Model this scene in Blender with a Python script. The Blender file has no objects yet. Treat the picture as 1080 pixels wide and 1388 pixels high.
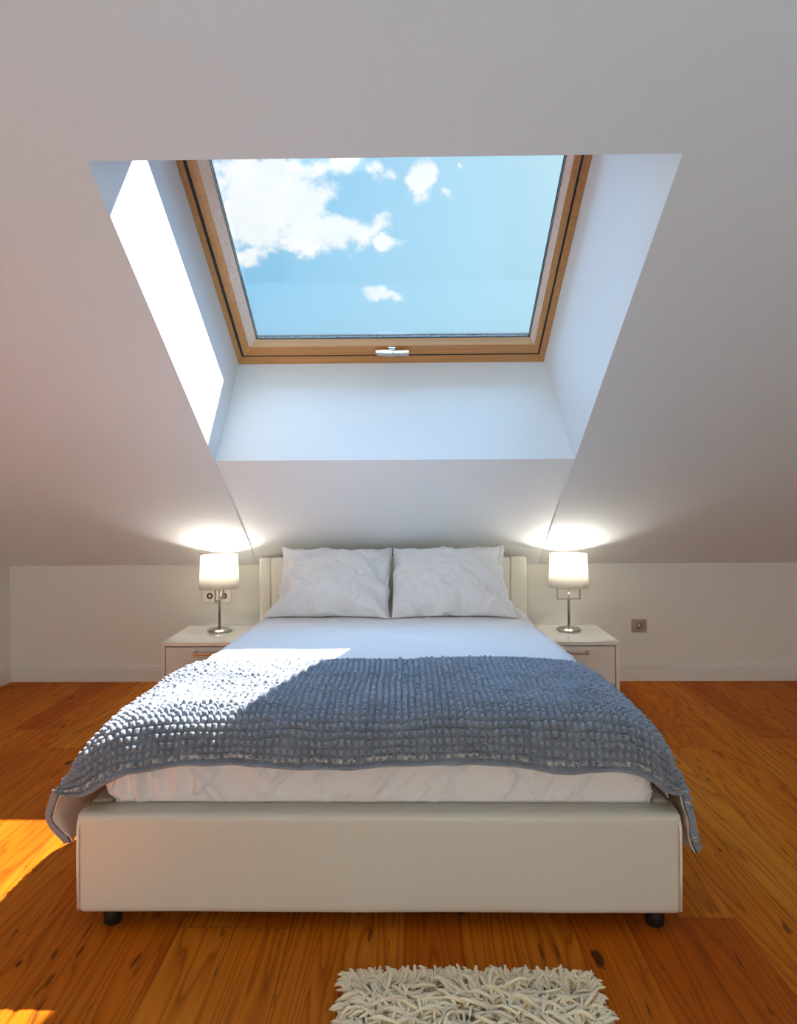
import bpy, bmesh, math, random
import numpy as np
from mathutils import Vector, Matrix, noise as mnoise

random.seed(7)
rng = np.random.default_rng(7)
scene = bpy.context.scene
COL = scene.collection
R = math.radians

# ------------------------------------------------------------------ helpers
def link(o, parent=None):
    COL.objects.link(o)
    if parent is not None:
        o.parent = parent
        o.matrix_parent_inverse = parent.matrix_basis.inverted()
    return o

def mesh_obj(name, bm, mat, parent=None, smooth=False, local=False):
    """link a bmesh as one object (local=True: coordinates already relative to the parent)"""
    bmesh.ops.recalc_face_normals(bm, faces=bm.faces[:])
    me = bpy.data.meshes.new(name)
    bm.to_mesh(me); bm.free()
    if smooth:
        for p in me.polygons: p.use_smooth = True
    o = bpy.data.objects.new(name, me)
    for m in (mat if isinstance(mat, (list, tuple)) else [mat]): me.materials.append(m)
    COL.objects.link(o)
    if parent is not None:
        o.parent = parent
        if not local:
            o.matrix_parent_inverse = parent.matrix_basis.inverted()
    return o

def np_obj(name, verts, faces, mat, parent=None, smooth=True, local=False, uv=None):
    me = bpy.data.meshes.new(name)
    me.from_pydata([tuple(v) for v in verts], [], [tuple(f) for f in faces]) if not isinstance(verts, np.ndarray) else None
    if isinstance(verts, np.ndarray):
        f = np.asarray(faces, dtype=np.int32)
        k = f.shape[1]
        me.vertices.add(len(verts)); me.vertices.foreach_set('co', verts.astype(np.float32).ravel())
        me.loops.add(f.size); me.loops.foreach_set('vertex_index', f.ravel())
        me.polygons.add(len(f))
        me.polygons.foreach_set('loop_start', np.arange(0, f.size, k, dtype=np.int32))
        if uv is not None:
            l = me.uv_layers.new(name='UVMap')
            l.data.foreach_set('uv', uv[f.ravel()].astype(np.float32).ravel())
        me.update(calc_edges=True)
        me.validate()
    me.polygons.foreach_set('use_smooth', [smooth]*len(me.polygons))
    me.materials.append(mat)
    o = bpy.data.objects.new(name, me)
    COL.objects.link(o)
    if parent is not None:
        o.parent = parent
        if not local:
            o.matrix_parent_inverse = parent.matrix_basis.inverted()
    return o

def empty(name, loc=(0, 0, 0), rz=0.0):
    o = bpy.data.objects.new(name, None)
    o.empty_display_size = .1
    o.location = loc; o.rotation_euler = (0, 0, rz)
    o.matrix_basis = Matrix.Translation(loc) @ Matrix.Rotation(rz, 4, 'Z')
    COL.objects.link(o)
    return o

def tag(o, label, cat, group=None, kind=None):
    o['label'] = label; o['category'] = cat
    if group: o['group'] = group
    if kind: o['kind'] = kind
    return o

def add_box(bm, lo, hi, bev=0.0, seg=2, M=None):
    c = [(a+b)/2 for a, b in zip(lo, hi)]; s = [b-a for a, b in zip(lo, hi)]
    r = bmesh.ops.create_cube(bm, size=1.0)
    vs = r['verts']
    for v in vs:
        v.co = Vector((v.co.x*s[0]+c[0], v.co.y*s[1]+c[1], v.co.z*s[2]+c[2]))
    if bev > 0:
        es = list({e for v in vs for e in v.link_edges})
        r2 = bmesh.ops.bevel(bm, geom=es, offset=bev, segments=seg, profile=.5, affect='EDGES')
        vs = [v for v in r2['verts']] + [v for v in vs if v.is_valid]
        vs = list({v for v in vs if v.is_valid})
    if M is not None:
        for v in vs: v.co = M @ v.co
    return vs

def box_bm(lo, hi, bev=0.0, seg=2, M=None):
    bm = bmesh.new(); add_box(bm, lo, hi, bev, seg, M); return bm

def add_hexa(bm, q0, q1):
    """two matching quads -> closed hexahedron"""
    a = [bm.verts.new(p) for p in q0]; b = [bm.verts.new(p) for p in q1]
    bm.faces.new(a); bm.faces.new(b[::-1])
    for i in range(4):
        j = (i+1) % 4
        bm.faces.new((a[i], b[i], b[j], a[j]))

def add_lathe(bm, prof, n=48, c=(0, 0, 0), M=None, close=False):
    """profile of (r,z) around z"""
    rings = []
    for r, z in prof:
        if r < 1e-6:
            v = bm.verts.new((c[0], c[1], c[2]+z)); rings.append([v])
        else:
            rings.append([bm.verts.new((c[0]+r*math.cos(2*math.pi*i/n), c[1]+r*math.sin(2*math.pi*i/n), c[2]+z)) for i in range(n)])
    if close: rings.append(rings[0])
    for a, b in zip(rings[:-1], rings[1:]):
        if len(a) == 1 and len(b) == 1: continue
        for i in range(n):
            j = (i+1) % n
            if len(a) == 1: bm.faces.new((a[0], b[i], b[j]))
            elif len(b) == 1: bm.faces.new((a[i], b[0], a[j]))
            else: bm.faces.new((a[i], b[i], b[j], a[j]))
    if M is not None:
        for rg in rings[:-1] if close else rings:
            for v in rg: v.co = M @ v.co

def add_tube(bm, pts, r, n=10, cap=True):
    """tube along points; r is a number or list"""
    pts = [Vector(p) for p in pts]
    rs = r if isinstance(r, (list, tuple)) else [r]*len(pts)
    t0 = (pts[1]-pts[0]).normalized()
    up = Vector((0, 0, 1)) if abs(t0.z) < .9 else Vector((1, 0, 0))
    nrm = t0.cross(up).normalized()
    rings = []
    for i, p in enumerate(pts):
        t = ((pts[min(i+1, len(pts)-1)]-pts[max(i-1, 0)])).normalized()
        nrm = (nrm - t*nrm.dot(t)).normalized()
        b = t.cross(nrm)
        rings.append([bm.verts.new(p + (nrm*math.cos(2*math.pi*k/n) + b*math.sin(2*math.pi*k/n))*rs[i]) for k in range(n)])
    for a, b in zip(rings[:-1], rings[1:]):
        for k in range(n):
            bm.faces.new((a[k], a[(k+1) % n], b[(k+1) % n], b[k]))
    if cap:
        bm.faces.new(rings[0][::-1]); bm.faces.new(rings[-1])

def smoothstep(a, b, x):
    t = np.clip((x-a)/(b-a), 0, 1); return t*t*(3-2*t)

def vnoise(P, scale=1.0, seed=0):
    """smooth value noise for an (N,2) or (N,3) array, -1..1"""
    P = np.asarray(P, float)*scale
    if P.shape[1] == 2: P = np.c_[P, np.zeros(len(P))]
    i = np.floor(P).astype(np.int64); f = P-i
    f = f*f*f*(f*(f*6-15)+10)
    def h(a, b, c):
        n = (a*374761393 + b*668265263 + c*2147483647 + seed*974634777) & 0xffffffff
        n = ((n ^ (n >> 13))*1274126177) & 0xffffffff
        n = ((n ^ (n >> 16))*2246822519) & 0xffffffff
        return ((n ^ (n >> 15)) & 0xffffff)/float(0xffffff)*2-1
    out = 0
    for dx in (0, 1):
        for dy in (0, 1):
            for dz in (0, 1):
                w = (f[:, 0] if dx else 1-f[:, 0])*(f[:, 1] if dy else 1-f[:, 1])*(f[:, 2] if dz else 1-f[:, 2])
                out = out + w*h(i[:, 0]+dx, i[:, 1]+dy, i[:, 2]+dz)
    return out

def fbm(P, scale, octs=3, seed=0, gain=.5):
    o = 0; a = 1
    for k in range(octs):
        o = o + a*vnoise(P, scale*2**k, seed+k*17); a *= gain
    return o

# ------------------------------------------------------------------ materials
def new_mat(name):
    m = bpy.data.materials.new(name); m.use_nodes = True
    nt = m.node_tree
    return m, nt, nt.nodes['Principled BSDF']

def N(nt, t, **kw):
    n = nt.nodes.new(t)
    for k, v in kw.items():
        if k in n.inputs: n.inputs[k].default_value = v
        else: setattr(n, k, v)
    return n

def L(nt, a, b): nt.links.new(a, b)

def math_node(nt, op, a, b=None, c=None):
    n = nt.nodes.new('ShaderNodeMath'); n.operation = op
    for i, v in enumerate((a, b, c)):
        if v is None: continue
        if hasattr(v, 'is_linked'): nt.links.new(v, n.inputs[i])
        else: n.inputs[i].default_value = v
    return n.outputs[0]

def ramp(nt, fac, stops, interp='LINEAR'):
    n = nt.nodes.new('ShaderNodeValToRGB'); n.color_ramp.interpolation = interp
    e = n.color_ramp.elements
    e[0].position, e[0].color = stops[0][0], (*stops[0][1], 1)
    e[1].position, e[1].color = stops[-1][0], (*stops[-1][1], 1)
    for p, c in stops[1:-1]:
        k = e.new(p); k.color = (*c, 1)
    if fac is not None: nt.links.new(fac, n.inputs[0])
    return n.outputs[0]

def mixc(nt, fac, a, b, blend='MIX'):
    n = nt.nodes.new('ShaderNodeMix'); n.data_type = 'RGBA'; n.blend_type = blend
    for i, v in ((0, fac), (6, a), (7, b)):
        if hasattr(v, 'is_linked'): nt.links.new(v, n.inputs[i])
        elif i == 0: n.inputs[0].default_value = v
        else: n.inputs[i].default_value = (*v, 1)
    return n.outputs[2]

def bump(nt, bsdf, height, strength=.2, dist=.01):
    b = nt.nodes.new('ShaderNodeBump'); b.inputs['Strength'].default_value = strength; b.inputs['Distance'].default_value = dist
    nt.links.new(height, b.inputs['Height']); nt.links.new(b.outputs[0], bsdf.inputs['Normal'])

def plain(name, col, rough=.5, metal=0.0, bscale=None, bstr=.1, var=0.0, sheen=0.0, coat=0.0, ior=None):
    m, nt, p = new_mat(name)
    p.inputs['Roughness'].default_value = rough; p.inputs['Metallic'].default_value = metal
    p.inputs['Sheen Weight'].default_value = sheen
    p.inputs['Coat Weight'].default_value = coat
    if ior: p.inputs['IOR'].default_value = ior
    tc = N(nt, 'ShaderNodeTexCoord')
    nz = N(nt, 'ShaderNodeTexNoise', Scale=bscale or 6.0, Detail=4.0)
    L(nt, tc.outputs['Object'], nz.inputs['Vector'])
    c2 = tuple(max(0, c*(1-var)) for c in col)
    L(nt, mixc(nt, nz.outputs['Fac'], c2, col), p.inputs['Base Color'])
    if bscale: bump(nt, p, nz.outputs['Fac'], bstr, .002)
    return m

M_WALL = plain('wall_paint', (.765, .755, .70), .9, bscale=220, bstr=.12, var=.02)
M_SLOPE = plain('ceiling_paint', (.79, .815, .82), .88, bscale=180, bstr=.15, var=.02)
M_LINING = plain('lining_paint', (.80, .84, .865), .75, bscale=120, bstr=.05, var=.01)
M_BOARD = plain('board_paint_lit', (.90, .92, .93), .7, var=.01)  # slope paint made lighter and cooler, the skylight's brightness put into the colour
M_BASEB = plain('baseboard_paint', (.75, .735, .70), .55, var=.02)
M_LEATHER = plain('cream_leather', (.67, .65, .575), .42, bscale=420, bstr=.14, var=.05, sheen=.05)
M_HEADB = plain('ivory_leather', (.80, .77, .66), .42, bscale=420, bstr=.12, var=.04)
M_PIPING = plain('leather_piping', (.84, .76, .68), .45, var=.03)
M_LACQ = plain('white_lacquer', (.85, .80, .74), .3, var=.01, coat=.15)
M_TOPGLASS = plain('nightstand_top_lacquer', (.80, .80, .74), .12, var=.01, coat=.6)
M_DRAWER = plain('drawer_lacquer', (.80, .76, .69), .35, var=.02, coat=.1)
M_CHROME = plain('brushed_chrome', (.62, .60, .57), .16, 1.0, bscale=60, bstr=.02, var=.1)
M_STEEL = plain('brushed_steel', (.52, .49, .46), .28, 1.0, var=.1)
M_BLACK = plain('black_plastic', (.012, .011, .011), .45, var=.2)
M_GAP = plain('rubber_and_gap_shade', (.02, .018, .017), .6, var=.2)  # rubber of the gaskets, also the dark colour standing in for shade in gaps
M_SOCKW = plain('socket_white', (.88, .85, .80), .35, var=.01)
M_SOCKT = plain('socket_taupe', (.42, .35, .29), .32, .35, var=.05)
M_RIM = plain('shade_rim_tape', (.50, .47, .43), .7, var=.05)
M_HOLE = plain('socket_hole', (.015, .015, .016), .5, var=.1)
M_EXT = plain('roof_outside', (.25, .22, .2), .9, var=.2)

# pine / oiled wood for the skylight, grain runs along local x of the texture vector given by axis
def wood(name, c1, c2, axis, rough=.35):
    m, nt, p = new_mat(name)
    tc = N(nt, 'ShaderNodeTexCoord')
    mp = N(nt, 'ShaderNodeMapping')
    sc = [90, 90, 90]; sc[axis] = 3.0
    mp.inputs['Scale'].default_value = sc
    if axis == 1: mp.inputs['Rotation'].default_value = (0, 0, 0)
    L(nt, tc.outputs['Generated' if False else 'Object'], mp.inputs['Vector'])
    nz = N(nt, 'ShaderNodeTexNoise', Scale=1.0, Detail=5.0, Roughness=.6)
    L(nt, mp.outputs[0], nz.inputs['Vector'])
    L(nt, ramp(nt, nz.outputs['Fac'], [(.3, c2), (.7, c1)]), p.inputs['Base Color'])
    p.inputs['Roughness'].default_value = rough
    p.inputs['Coat Weight'].default_value = .2
    bump(nt, p, nz.outputs['Fac'], .05, .001)
    return m
M_PINE = wood('oiled_pine_sides', (.58, .28, .085), (.44, .185, .045), 1)
M_PINEX = wood('oiled_pine_bottom', (.58, .27, .080), (.44, .18, .042), 0)
M_BEAD = wood('pale_glazing_bead', (.80, .68, .60), (.70, .56, .46), 1, .25)
M_BEADX = wood('glazing_bead_bottom', (.66, .43, .24), (.56, .34, .17), 0, .25)

def glass_mat(name, tint=(1, 1, 1)):
    m, nt, p = new_mat(name)
    out = nt.nodes['Material Output']; nt.nodes.remove(p)
    tr = N(nt, 'ShaderNodeBsdfTransparent'); tr.inputs[0].default_value = (*tint, 1)
    gl = N(nt, 'ShaderNodeBsdfGlossy', Roughness=.01)
    fr = N(nt, 'ShaderNodeFresnel', IOR=1.35)
    mx = N(nt, 'ShaderNodeMixShader')
    L(nt, fr.outputs[0], mx.inputs[0]); L(nt, tr.outputs[0], mx.inputs[1]); L(nt, gl.outputs[0], mx.inputs[2])
    L(nt, mx.outputs[0], out.inputs['Surface'])
    return m
M_GLASS = glass_mat('window_glass')

def shade_mat():
    m, nt, p = new_mat('lamp_shade_fabric')
    out = nt.nodes['Material Output']; nt.nodes.remove(p)
    df = N(nt, 'ShaderNodeBsdfDiffuse'); df.inputs[0].default_value = (.86, .84, .80, 1)
    tl = N(nt, 'ShaderNodeBsdfTranslucent'); tl.inputs[0].default_value = (.84, .81, .75, 1)
    tc = N(nt, 'ShaderNodeTexCoord'); nz = N(nt, 'ShaderNodeTexNoise', Scale=300.0)
    L(nt, tc.outputs['Object'], nz.inputs['Vector'])
    b = N(nt, 'ShaderNodeBump', Strength=.08, Distance=.001); L(nt, nz.outputs['Fac'], b.inputs['Height'])
    L(nt, b.outputs[0], df.inputs['Normal'])
    mx = N(nt, 'ShaderNodeMixShader', Fac=.5)
    L(nt, df.outputs[0], mx.inputs[1]); L(nt, tl.outputs[0], mx.inputs[2]); L(nt, mx.outputs[0], out.inputs['Surface'])
    return m
M_SHADE = shade_mat()

def bulb_mat():
    m, nt, p = new_mat('glowing_bulb')
    p.inputs['Base Color'].default_value = (.9, .88, .82, 1)
    p.inputs['Emission Color'].default_value = (1, .93, .82, 1); p.inputs['Emission Strength'].default_value = 4
    return m
M_BULB = bulb_mat()

def fabric(name, col, var=.04, wr=(7, .25), weave=900, rough=.85, sheen=.25):
    m, nt, p = new_mat(name)
    p.inputs['Roughness'].default_value = rough; p.inputs['Sheen Weight'].default_value = sheen
    tc = N(nt, 'ShaderNodeTexCoord')
    a = N(nt, 'ShaderNodeTexNoise', Scale=wr[0], Detail=3.0, Distortion=.8); L(nt, tc.outputs['Object'], a.inputs['Vector'])
    b = N(nt, 'ShaderNodeTexNoise', Scale=float(weave), Detail=1.0); L(nt, tc.outputs['Object'], b.inputs['Vector'])
    h = math_node(nt, 'ADD', math_node(nt, 'MULTIPLY', a.outputs['Fac'], wr[1]), math_node(nt, 'MULTIPLY', b.outputs['Fac'], .02))
    L(nt, mixc(nt, a.outputs['Fac'], tuple(c*(1-var) for c in col), col), p.inputs['Base Color'])
    bump(nt, p, h, .5, .02)
    return m
M_SHEET = fabric('white_sheet_cotton', (.80, .79, .80), wr=(5, .25))
M_PILLOW = fabric('white_pillow_cotton', (.89, .915, .94), wr=(13, .34))
M_LININGCLOTH = plain('cream_blanket_lining', (.70, .58, .50), .9, var=.05)
M_RUG = plain('cream_wool_yarn', (.95, .82, .58), .95, bscale=700, bstr=.3, var=.12, sheen=.3)
M_RUGBACK = plain('rug_backing', (.45, .40, .32), .95, var=.1)

def blanket_mat():
    m, nt, p = new_mat('stonewashed_blanket')
    p.inputs['Roughness'].default_value = .95; p.inputs['Sheen Weight'].default_value = .35
    uv = N(nt, 'ShaderNodeUVMap', uv_map='UVMap')
    a = N(nt, 'ShaderNodeTexNoise', Scale=240.0, Detail=4.0, Roughness=.7); L(nt, uv.outputs[0], a.inputs['Vector'])
    b = N(nt, 'ShaderNodeTexNoise', Scale=16.0, Detail=3.0); L(nt, uv.outputs[0], b.inputs['Vector'])
    f = math_node(nt, 'ADD', math_node(nt, 'MULTIPLY', a.outputs['Fac'], .7), math_node(nt, 'MULTIPLY', b.outputs['Fac'], .3))
    c = ramp(nt, f, [(.3, (.15, .175, .22)), (.5, (.225, .255, .31)), (.72, (.34, .375, .43))])
    # pale frayed yarn woven near the hems (v runs from the front hem)
    sp = N(nt, 'ShaderNodeSeparateXYZ'); L(nt, uv.outputs[0], sp.inputs[0])
    n2 = N(nt, 'ShaderNodeTexNoise', Scale=45.0, Detail=5.0, Roughness=.75); L(nt, uv.outputs[0], n2.inputs['Vector'])
    band = math_node(nt, 'COMPARE', sp.outputs[1], .024, .006)
    fr = math_node(nt, 'MULTIPLY', band, math_node(nt, 'GREATER_THAN', n2.outputs['Fac'], .52))
    c = mixc(nt, math_node(nt, 'MULTIPLY', fr, .75), c, (.62, .58, .52))
    L(nt, c, p.inputs['Base Color'])
    bump(nt, p, a.outputs['Fac'], .25, .0012)
    return m
M_BLANKET = blanket_mat()

def floor_mat():
    m, nt, p = new_mat('oiled_pine_floor')
    tc = N(nt, 'ShaderNodeTexCoord')
    sp = N(nt, 'ShaderNodeSeparateXYZ'); L(nt, tc.outputs['Object'], sp.inputs[0])
    X, Y = sp.outputs[0], sp.outputs[1]
    W = .137
    xs = math_node(nt, 'DIVIDE', math_node(nt, 'ADD', X, .018), W)
    pi = math_node(nt, 'FLOOR', xs); pf = math_node(nt, 'FRACT', xs)
    w1 = N(nt, 'ShaderNodeTexWhiteNoise', noise_dimensions='1D'); L(nt, pi, w1.inputs['W'])
    LEN = 1.9
    ys = math_node(nt, 'DIVIDE', math_node(nt, 'ADD', Y, math_node(nt, 'MULTIPLY', w1.outputs['Value'], 7.3)), LEN)
    bi = math_node(nt, 'FLOOR', ys); bf = math_node(nt, 'FRACT', ys)
    cv = N(nt, 'ShaderNodeCombineXYZ'); L(nt, pi, cv.inputs[0]); L(nt, bi, cv.inputs[1])
    w2 = N(nt, 'ShaderNodeTexWhiteNoise', noise_dimensions='3D'); L(nt, cv.outputs[0], w2.inputs['Vector'])
    rnd, rcol = w2.outputs['Value'], w2.outputs['Color']
    # per-board offset texture space
    off = N(nt, 'ShaderNodeVectorMath', operation='MULTIPLY_ADD'); L(nt, rcol, off.inputs[0]); off.inputs[1].default_value = (13, 17, 9); L(nt, tc.outputs['Object'], off.inputs[2])
    # wandering growth rings: thin cathedral lines
    mp = N(nt, 'ShaderNodeMapping'); mp.inputs['Scale'].default_value = (9.0, .5, 1); L(nt, off.outputs[0], mp.inputs['Vector'])
    nz = N(nt, 'ShaderNodeTexNoise', Scale=1.0, Detail=2.0, Distortion=.3); L(nt, mp.outputs[0], nz.inputs['Vector'])
    rings = math_node(nt, 'FRACT', math_node(nt, 'MULTIPLY', nz.outputs['Fac'], 16.0))
    rl = ramp(nt, rings, [(0, (.2, .2, .2)), (.12, (.55, .55, .55)), (.6, (1, 1, 1)), (.92, (.75, .75, .75)), (1, (.2, .2, .2))])
    mp2 = N(nt, 'ShaderNodeMapping'); mp2.inputs['Scale'].default_value = (210, 5, 1); L(nt, off.outputs[0], mp2.inputs['Vector'])
    fine = N(nt, 'ShaderNodeTexNoise', Scale=1.0, Detail=4.0); L(nt, mp2.outputs[0], fine.inputs['Vector'])
    base = ramp(nt, rnd, [(0, (.46, .098, .004)), (.35, (.57, .145, .006)), (.7, (.64, .185, .010)), (1, (.70, .25, .022))])
    g = math_node(nt, 'MULTIPLY', ramp_v(nt, rl), 1.0)
    c = mixc(nt, math_node(nt, 'MULTIPLY', math_node(nt, 'SUBTRACT', 1.0, g), .85), base, (.15, .022, .002))
    c = mixc(nt, math_node(nt, 'MULTIPLY', fine.outputs['Fac'], .45), c, (.42, .085, .004))
    # knots and dark dashes
    mp3 = N(nt, 'ShaderNodeMapping'); mp3.inputs['Scale'].default_value = (5.5, 2.1, 1); L(nt, off.outputs[0], mp3.inputs['Vector'])
    vo = N(nt, 'ShaderNodeTexVoronoi', Scale=1.0, Randomness=1.0, voronoi_dimensions='2D'); L(nt, mp3.outputs[0], vo.inputs['Vector'])
    n3 = N(nt, 'ShaderNodeTexNoise', Scale=30.0, Detail=2.0); L(nt, off.outputs[0], n3.inputs['Vector'])
    kd = math_node(nt, 'ADD', vo.outputs['Distance'], math_node(nt, 'MULTIPLY', math_node(nt, 'SUBTRACT', n3.outputs['Fac'], .5), .09))
    sv = N(nt, 'ShaderNodeSeparateXYZ'); L(nt, vo.outputs['Color'], sv.inputs[0])
    size = math_node(nt, 'MULTIPLY', math_node(nt, 'POWER', sv.outputs[0], 2.5), .085)
    kn = nt.nodes.new('ShaderNodeMapRange'); kn.inputs['To Min'].default_value = 1; kn.inputs['To Max'].default_value = 0
    L(nt, kd, kn.inputs[0]); L(nt, math_node(nt, 'MULTIPLY', size, .6), kn.inputs[1]); L(nt, math_node(nt, 'ADD', size, .012), kn.inputs[2])
    c = mixc(nt, math_node(nt, 'MULTIPLY', kn.outputs[0], .88), c, (.030, .010, .004))
    mp4 = N(nt, 'ShaderNodeMapping'); mp4.inputs['Scale'].default_value = (60, 9, 1); L(nt, off.outputs[0], mp4.inputs['Vector'])
    n4 = N(nt, 'ShaderNodeTexNoise', Scale=1.0, Detail=1.0); L(nt, mp4.outputs[0], n4.inputs['Vector'])
    ds = nt.nodes.new('ShaderNodeMapRange'); ds.inputs[1].default_value = .70; ds.inputs[2].default_value = .76; L(nt, n4.outputs['Fac'], ds.inputs[0])
    c = mixc(nt, math_node(nt, 'MULTIPLY', ds.outputs[0], .7), c, (.06, .018, .005))
    # seams
    ex = math_node(nt, 'MULTIPLY', math_node(nt, 'MINIMUM', pf, math_node(nt, 'SUBTRACT', 1.0, pf)), W)
    ey = math_node(nt, 'MULTIPLY', math_node(nt, 'MINIMUM', bf, math_node(nt, 'SUBTRACT', 1.0, bf)), LEN)
    ee = math_node(nt, 'MINIMUM', ex, ey)
    sm = nt.nodes.new('ShaderNodeMapRange'); sm.inputs[1].default_value = .0004; sm.inputs[2].default_value = .0014; L(nt, ee, sm.inputs[0])
    c = mixc(nt, math_node(nt, 'MULTIPLY', math_node(nt, 'SUBTRACT', 1.0, sm.outputs[0]), .65), c, (.06, .018, .004))
    L(nt, c, p.inputs['Base Color'])
    rr = nt.nodes.new('ShaderNodeMapRange'); rr.inputs[3].default_value = .38; rr.inputs[4].default_value = .58; L(nt, fine.outputs['Fac'], rr.inputs[0])
    L(nt, rr.outputs[0], p.inputs['Roughness'])
    p.inputs['Specular IOR Level'].default_value = .07
    hh = math_node(nt, 'ADD', math_node(nt, 'MULTIPLY', sm.outputs[0], .6), math_node(nt, 'MULTIPLY', g, .15))
    bump(nt, p, hh, .35, .002)
    return m
def ramp_v(nt, col):
    n = nt.nodes.new('ShaderNodeRGBToBW'); nt.links.new(col, n.inputs[0]); return n.outputs[0]
M_FLOOR = floor_mat()

# ------------------------------------------------------------------ room frame of reference
D_WALL = 3.85; H_KNEE = .657
TH = R(32.2)
S_DIR = Vector((0, -math.cos(TH), math.sin(TH))); N_DIR = Vector((0, math.sin(TH), math.cos(TH)))
P0 = Vector((0, D_WALL, H_KNEE))
def sl(x, a, d=0.0):            # point on the roof slope: x across, a up the slope, d outwards through the roof
    return P0 + Vector((x, 0, 0)) + S_DIR*a + N_DIR*d
MS = Matrix(((1, 0, 0, 0), (0, S_DIR.y, N_DIR.y, D_WALL), (0, S_DIR.z, N_DIR.z, H_KNEE), (0, 0, 0, 1)))  # (x,a,d) -> world
XW, XE, YB, ZC = -2.275, 3.0, -3.0, 2.75
A_TOP = (ZC-H_KNEE)/math.sin(TH)
Y_TOP = D_WALL - A_TOP*math.cos(TH)

def struct(o, label, cat): return tag(o, label, cat, kind='structure')

# floor
bm = box_bm((XW-.12, YB-.12, -.12), (XE+.12, D_WALL+.12, 0))
struct(mesh_obj('floor', bm, M_FLOOR), 'orange oiled knotty pine plank floor running towards the back wall', 'floor')
# knee wall at the back, side walls, rear wall with an opening for the added fill window
struct(mesh_obj('wall_back', box_bm((XW-.12, D_WALL, 0), (XE+.12, D_WALL+.12, H_KNEE+.05)), M_WALL), 'low cream knee wall behind the headboard under the sloping ceiling', 'wall')
def gable(x0, x1):
    bm = bmesh.new()
    prof = [(YB-.1, 0), (D_WALL+.1, 0), (D_WALL+.1, H_KNEE), (D_WALL, H_KNEE+.0), (Y_TOP, ZC), (YB-.1, ZC)]
    prof = [(YB-.1, 0), (D_WALL+.1, 0), (D_WALL+.1, H_KNEE+.1), (Y_TOP-.05, ZC+.1), (YB-.1, ZC+.1)]
    a = [bm.verts.new((x0, y, z)) for y, z in prof]; b = [bm.verts.new((x1, y, z)) for y, z in prof]
    bm.faces.new(a); bm.faces.new(b[::-1])
    for i in range(len(prof)):
        j = (i+1) % len(prof); bm.faces.new((a[i], b[i], b[j], a[j]))
    return bm
struct(mesh_obj('wall_left', gable(XW-.12, XW), M_WALL), 'cream side wall just showing at the left edge beyond the low corner', 'wall')
struct(mesh_obj('wall_right', gable(XE, XE+.12), M_WALL), 'cream side wall to the right, outside the view', 'wall')
WX0, WX1, WZ0, WZ1 = -1.5, 1.9, .05, 2.35
bm = bmesh.new()
add_box(bm, (XW-.12, YB-.12, 0), (WX0, YB, ZC)); add_box(bm, (WX1, YB-.12, 0), (XE+.12, YB, ZC))
add_box(bm, (WX0, YB-.12, WZ1), (WX1, YB, ZC)); add_box(bm, (WX0, YB-.12, 0), (WX1, YB, WZ0))
struct(mesh_obj('wall_front', bm, M_WALL), 'cream wall with wide added fill window behind the viewpoint', 'wall')

# ceiling: thick slope with the splayed skylight opening, and the flat part above
OX0, OX1, OA0, OA1 = -.852, .7245, 1.012, 2.42          # opening in the room-side face
IX0, IX1, IA0, IA1, DEP = -.812, .646, 1.046, 2.44, .55  # opening at the window frame
XA, XB = XW-.1, XE+.1
DT = .66
def ext(t): return t*DT/DEP
def lerp(a, b, t): return a+(b-a)*t
jx0, jx1, ja0, ja1 = (lerp(OX0, IX0, DT/DEP), lerp(OX1, IX1, DT/DEP), lerp(OA0, IA0, DT/DEP), lerp(OA1, IA1, DT/DEP))
jx0, jx1, ja0, ja1 = jx0-.03, jx1+.03, ja0-.03, ja1+.03
e = .012
def piece(bm, c0, c1):
    add_hexa(bm, [sl(x, a, 0) for x, a in c0], [sl(x, a, DT) for x, a in c1])
bm = bmesh.new()
ex0, ex1, ea0, ea1 = OX0-e*.0, OX1, OA0, OA1
piece(bm, [(XA, -.2), (OX0, -.2), (OX0, A_TOP+.1), (XA, A_TOP+.1)], [(XA, -.2), (jx0, -.2), (jx0, A_TOP+.1), (XA, A_TOP+.1)])
piece(bm, [(OX1, -.2), (XB, -.2), (XB, A_TOP+.1), (OX1, A_TOP+.1)], [(jx1, -.2), (XB, -.2), (XB, A_TOP+.1), (jx1, A_TOP+.1)])
piece(bm, [(OX0, OA1), (OX1, OA1), (OX1, A_TOP+.1), (OX0, A_TOP+.1)], [(jx0, ja1), (jx1, ja1), (jx1, A_TOP+.1), (jx0, A_TOP+.1)])
# panel below the skylight, set back a little into the slope
RC = .010
add_box(bm, (XW-.1, YB-.1, ZC), (XE+.1, Y_TOP+.02, ZC+.12))
struct(mesh_obj('ceiling', bm, M_SLOPE), 'pale grey sloping attic ceiling around the skylight opening', 'ceiling')

# smooth panel below the skylight, extra light put into its colour
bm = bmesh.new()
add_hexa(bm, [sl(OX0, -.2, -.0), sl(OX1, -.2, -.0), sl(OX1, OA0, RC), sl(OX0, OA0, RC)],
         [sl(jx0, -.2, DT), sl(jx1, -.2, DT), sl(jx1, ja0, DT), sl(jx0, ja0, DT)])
struct(mesh_obj('trim_2', bm, M_BOARD), 'smooth panel below the skylight, coloured lighter to stand in for light, set slightly back in the slope', 'trim')

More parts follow.
